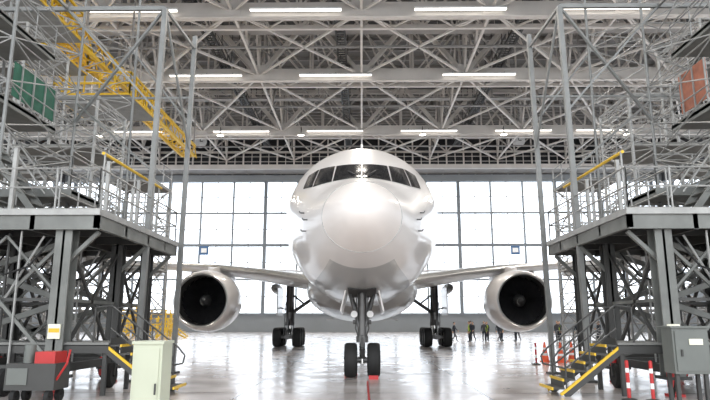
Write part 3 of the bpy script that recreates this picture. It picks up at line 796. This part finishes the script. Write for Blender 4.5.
def stand(x, y, w, d, h):
    m = MB([])
    for a in (x, x+w):
        for c in (y, y+d): m.box(a-0.08,a+0.08,c-0.08,c+0.08,0,h+1.1,'yellow')
    for z in (h*0.33, h*0.66, h, h+0.6, h+1.1):
        for c in (y, y+d): m.box(x,x+w,c-0.06,c+0.06,z-0.06,z+0.06,'yellow')
        for a in (x, x+w): m.box(a-0.06,a+0.06,y,y+d,z-0.06,z+0.06,'yellow')
    m.beam((x,y,0),(x+w,y,h),0.1,0.1,'yellow'); m.beam((x+w,y,0),(x,y,h),0.1,0.1,'yellow')
    m.box(x,x+w,y,y+d,h-0.1,h,'yellow')
    n = 7
    for i in range(n): m.box(x+w+0.3*(n-i)-0.3,x+w+0.3*(n-i),y,y+d*0.6,h*(i+1)/(n+1)-0.04,h*(i+1)/(n+1),'yellow')
    m.beam((x+w+0.3*n,y,0),(x+w,y,h),0.08,0.15,'yellow')
    m.build('yellow_work_stand', smooth=False)
for x, y, w, h in ((-33,80,3,2.6),(-28.3,81,2.6,2.2),(-25.0,76,1.6,1.6),(-29.5,72,2.2,2.0),(-22.5,68,1.2,1.0)): stand(x, y, w, 2, h)
for x, y in ((14.6,47),(17.2,47.4)):
    m = MB([])
    for z in (0.35,0.75,1.1): m.tube((x,y,z),(x+2.3,y,z),0.03,'dlight',6)
    for i in range(6): m.tube((x+i*0.46,y,0.05 if i in (0,5) else 0.35),(x+i*0.46,y,1.1),0.025,'dlight',6)
    for e in (0, 2.3): m.box(x+e-0.03,x+e+0.03,y-0.3,y+0.3,0,0.06,'dlight')
    m.build('crowd_barrier')

# ------------------------------------------------------------ people
def person_mesh(name, pose, top, legs):
    J = dict(pel=(0,0,.95), sp=(0,0,1.12), ch=(0,.01,1.32), nk=(0,.01,1.47), nt=(0,0,1.56))
    Rr = dict(pel=(.15,.11), sp=(.135,.10), ch=(.165,.115), nk=(.06,.06), nt=(.055,.055))
    E = [('pel','sp'),('sp','ch'),('ch','nk'),('nk','nt')]
    for sd, s in (('l',-1),('r',1)):
        arm = pose['arm_'+sd]; leg = pose['leg_'+sd]
        J['sh'+sd] = (s*.17,.01,1.42); J['el'+sd] = arm[0]; J['wr'+sd] = arm[1]
        Rr['sh'+sd] = (.065,.065); Rr['el'+sd] = (.047,.047); Rr['wr'+sd] = (.032,.032)
        J['hp'+sd] = (s*.09,0,.86); J['kn'+sd] = leg[0]; J['an'+sd] = leg[1]
        a = leg[1]; J['to'+sd] = (a[0]+s*.02, a[1]-.17, .045)
        Rr['hp'+sd] = (.095,.095); Rr['kn'+sd] = (.062,.062); Rr['an'+sd] = (.045,.045); Rr['to'+sd] = (.04,.035)
        E += [('ch','sh'+sd),('sh'+sd,'el'+sd),('el'+sd,'wr'+sd),('pel','hp'+sd),('hp'+sd,'kn'+sd),('kn'+sd,'an'+sd),('an'+sd,'to'+sd)]
    ks = list(J); me = bpy.data.meshes.new('tmp'); me.from_pydata([J[k] for k in ks], [(ks.index(a), ks.index(b_)) for a, b_ in E], [])
    ob = bpy.data.objects.new('tmp', me); scene.collection.objects.link(ob)
    sk = ob.modifiers.new('skin','SKIN')
    if not me.skin_vertices:
        bpy.context.view_layer.objects.active = ob; ob.select_set(True)
        try: bpy.ops.mesh.customdata_skin_add()
        except Exception as e: print('skin add', e)
    if me.skin_vertices:
        for i, k in enumerate(ks):
            me.skin_vertices[0].data[i].radius = Rr[k]; me.skin_vertices[0].data[i].use_root = (k == 'pel')
    sb = ob.modifiers.new('sub','SUBSURF'); sb.levels = 1; sb.render_levels = 1
    dg = bpy.context.evaluated_depsgraph_get(); ev = ob.evaluated_get(dg)
    em = bpy.data.meshes.new_from_object(ev)
    m = MB([]); vs = [v.co.copy() for v in em.vertices]
    for v in vs:
        if v.z < 0.0: v.z = 0.0
    m.v = [tuple(v) for v in vs]
    for p in em.polygons:
        c = p.center
        if c.z > 1.50: k = 'skin'
        elif c.z < 0.09: k = 'rubber'
        elif c.z < 0.93 and abs(c.x) < 0.2: k = legs
        elif abs(c.x) < 0.185 and c.z > 0.93: k = top
        else: k = legs if top != 'navy' else 'navy'
        m.f.append(list(p.vertices)); m.m.append(m.mi(k))
    bpy.data.objects.remove(ob); 
    m.ell((0,-.015,1.665),(.075,.095,.115),'skin',14,10)
    m.ell((0,.008,1.69),(.082,.098,.10),'hair',14,6,z0=-0.15)
    m.ell((0,-.113,1.65),(.012,.018,.022),'skin',6,4)
    for s in (-1, 1):
        m.ell((s*.028,-.1,1.675),(.010,.008,.007),'hair',6,4); m.ell((s*.077,0,1.66),(.010,.018,.03),'skin',6,4)
        w = Vector(pose['arm_'+('l' if s < 0 else 'r')][1]); e = Vector(pose['arm_'+('l' if s < 0 else 'r')][0]); d = (w-e).normalized()
        side = d.cross(Vector((1,0,0))).normalized() if abs(d.x) < .9 else Vector((0,0,1))
        m.beam(w, w+d*.10, .03, .08, 'skin', side)
        for i in range(4):
            p0 = w+d*.095+side*(.03-.02*i); L = (.06,.07,.075,.06)[3-i]; p1 = p0+d*L*.55; p2 = p1+(d+Vector((-s*.5,0,0))).normalized()*L*.5
            m.tube(p0,p1,.009,'skin',6); m.tube(p1,p2,.008,'skin',6)
        p0 = w+d*.03+side*.04; p1 = p0+d*.03+side*.03; m.tube(p0,p1,.011,'skin',6); m.tube(p1,p1+d*.03,.009,'skin',6)
    m.ell((0,-.107,1.615),(.022,.008,.006),'orange',6,4)
    ob = m.build(name); me = ob.data; bpy.data.objects.remove(ob)
    return me
L0 = dict(leg_l=[(-.11,-.02,.5),(-.12,.02,.09)], leg_r=[(.11,-.02,.5),(.12,.02,.09)])
poses = [dict(L0, arm_l=[(-.25,.04,1.15),(-.25,-.06,.9)], arm_r=[(.25,.04,1.15),(.25,-.06,.9)]),
         dict(L0, arm_l=[(-.25,.04,1.15),(-.10,-.22,1.18)], arm_r=[(.25,.04,1.15),(.1,-.22,1.14)]),
         dict(arm_l=[(-.24,.10,1.17),(-.24,.08,.93)], arm_r=[(.24,-.08,1.17),(.22,-.25,1.0)], leg_l=[(-.10,-.18,.52),(-.10,-.26,.09)], leg_r=[(.10,.02,.5),(.10,.26,.12)])]
PM = [person_mesh('person_a', poses[0], 'vest', 'navy'), person_mesh('person_b', poses[1], 'navy', 'navy'), person_mesh('person_c', poses[2], 'navy', 'greywear'), person_mesh('person_d', poses[0], 'greywear', 'navy')]
spots = [(8.4,57,2,1.1)]
xw = [9.5,9.9,10.4,10.9,11.4,11.8,12.3,12.8,13.3,13.9,14.5,17.3,17.9,18.5,19.2,19.9,20.5,21.2,21.9]
for i, x in enumerate(xw):
    spots.append((x, 55.5+(i*37 % 11)*0.4, i % 4, ((i*53) % 17)/17*3-1.5))
for i, (x, y, k, rz) in enumerate(spots):
    ob = bpy.data.objects.new('person', PM[k]); scene.collection.objects.link(ob)
    ob.location = (x, y, 0); ob.rotation_euler = (0,0,rz); sc = 0.98+0.08*((i*7)%5)/5; ob.scale = (sc,sc,sc)

# ------------------------------------------------------------ world & camera
w = bpy.data.worlds.new('World'); scene.world = w; w.use_nodes = True
nt = w.node_tree; bg = nt.nodes['Background']
tc = nt.nodes.new('ShaderNodeTexCoord'); sp = nt.nodes.new('ShaderNodeSeparateXYZ'); nt.links.new(tc.outputs['Generated'], sp.inputs[0])
cr = nt.nodes.new('ShaderNodeValToRGB'); cr.color_ramp.elements[0].color = (1,1,1,1); cr.color_ramp.elements[1].color = (0.8,0.9,1,1)
nt.links.new(sp.outputs['Z'], cr.inputs['Fac']); nt.links.new(cr.outputs['Color'], bg.inputs['Color'])
bg.inputs['Strength'].default_value = 3.1

cam = bpy.data.cameras.new('camera'); co = bpy.data.objects.new('camera', cam); scene.collection.objects.link(co)
cam.sensor_width = 36; cam.lens = 36*610/710; cam.clip_end = 2000
co.location = (0,0,1.75); co.rotation_euler = (R(90+11.31), 0, R(0.66))
scene.camera = co
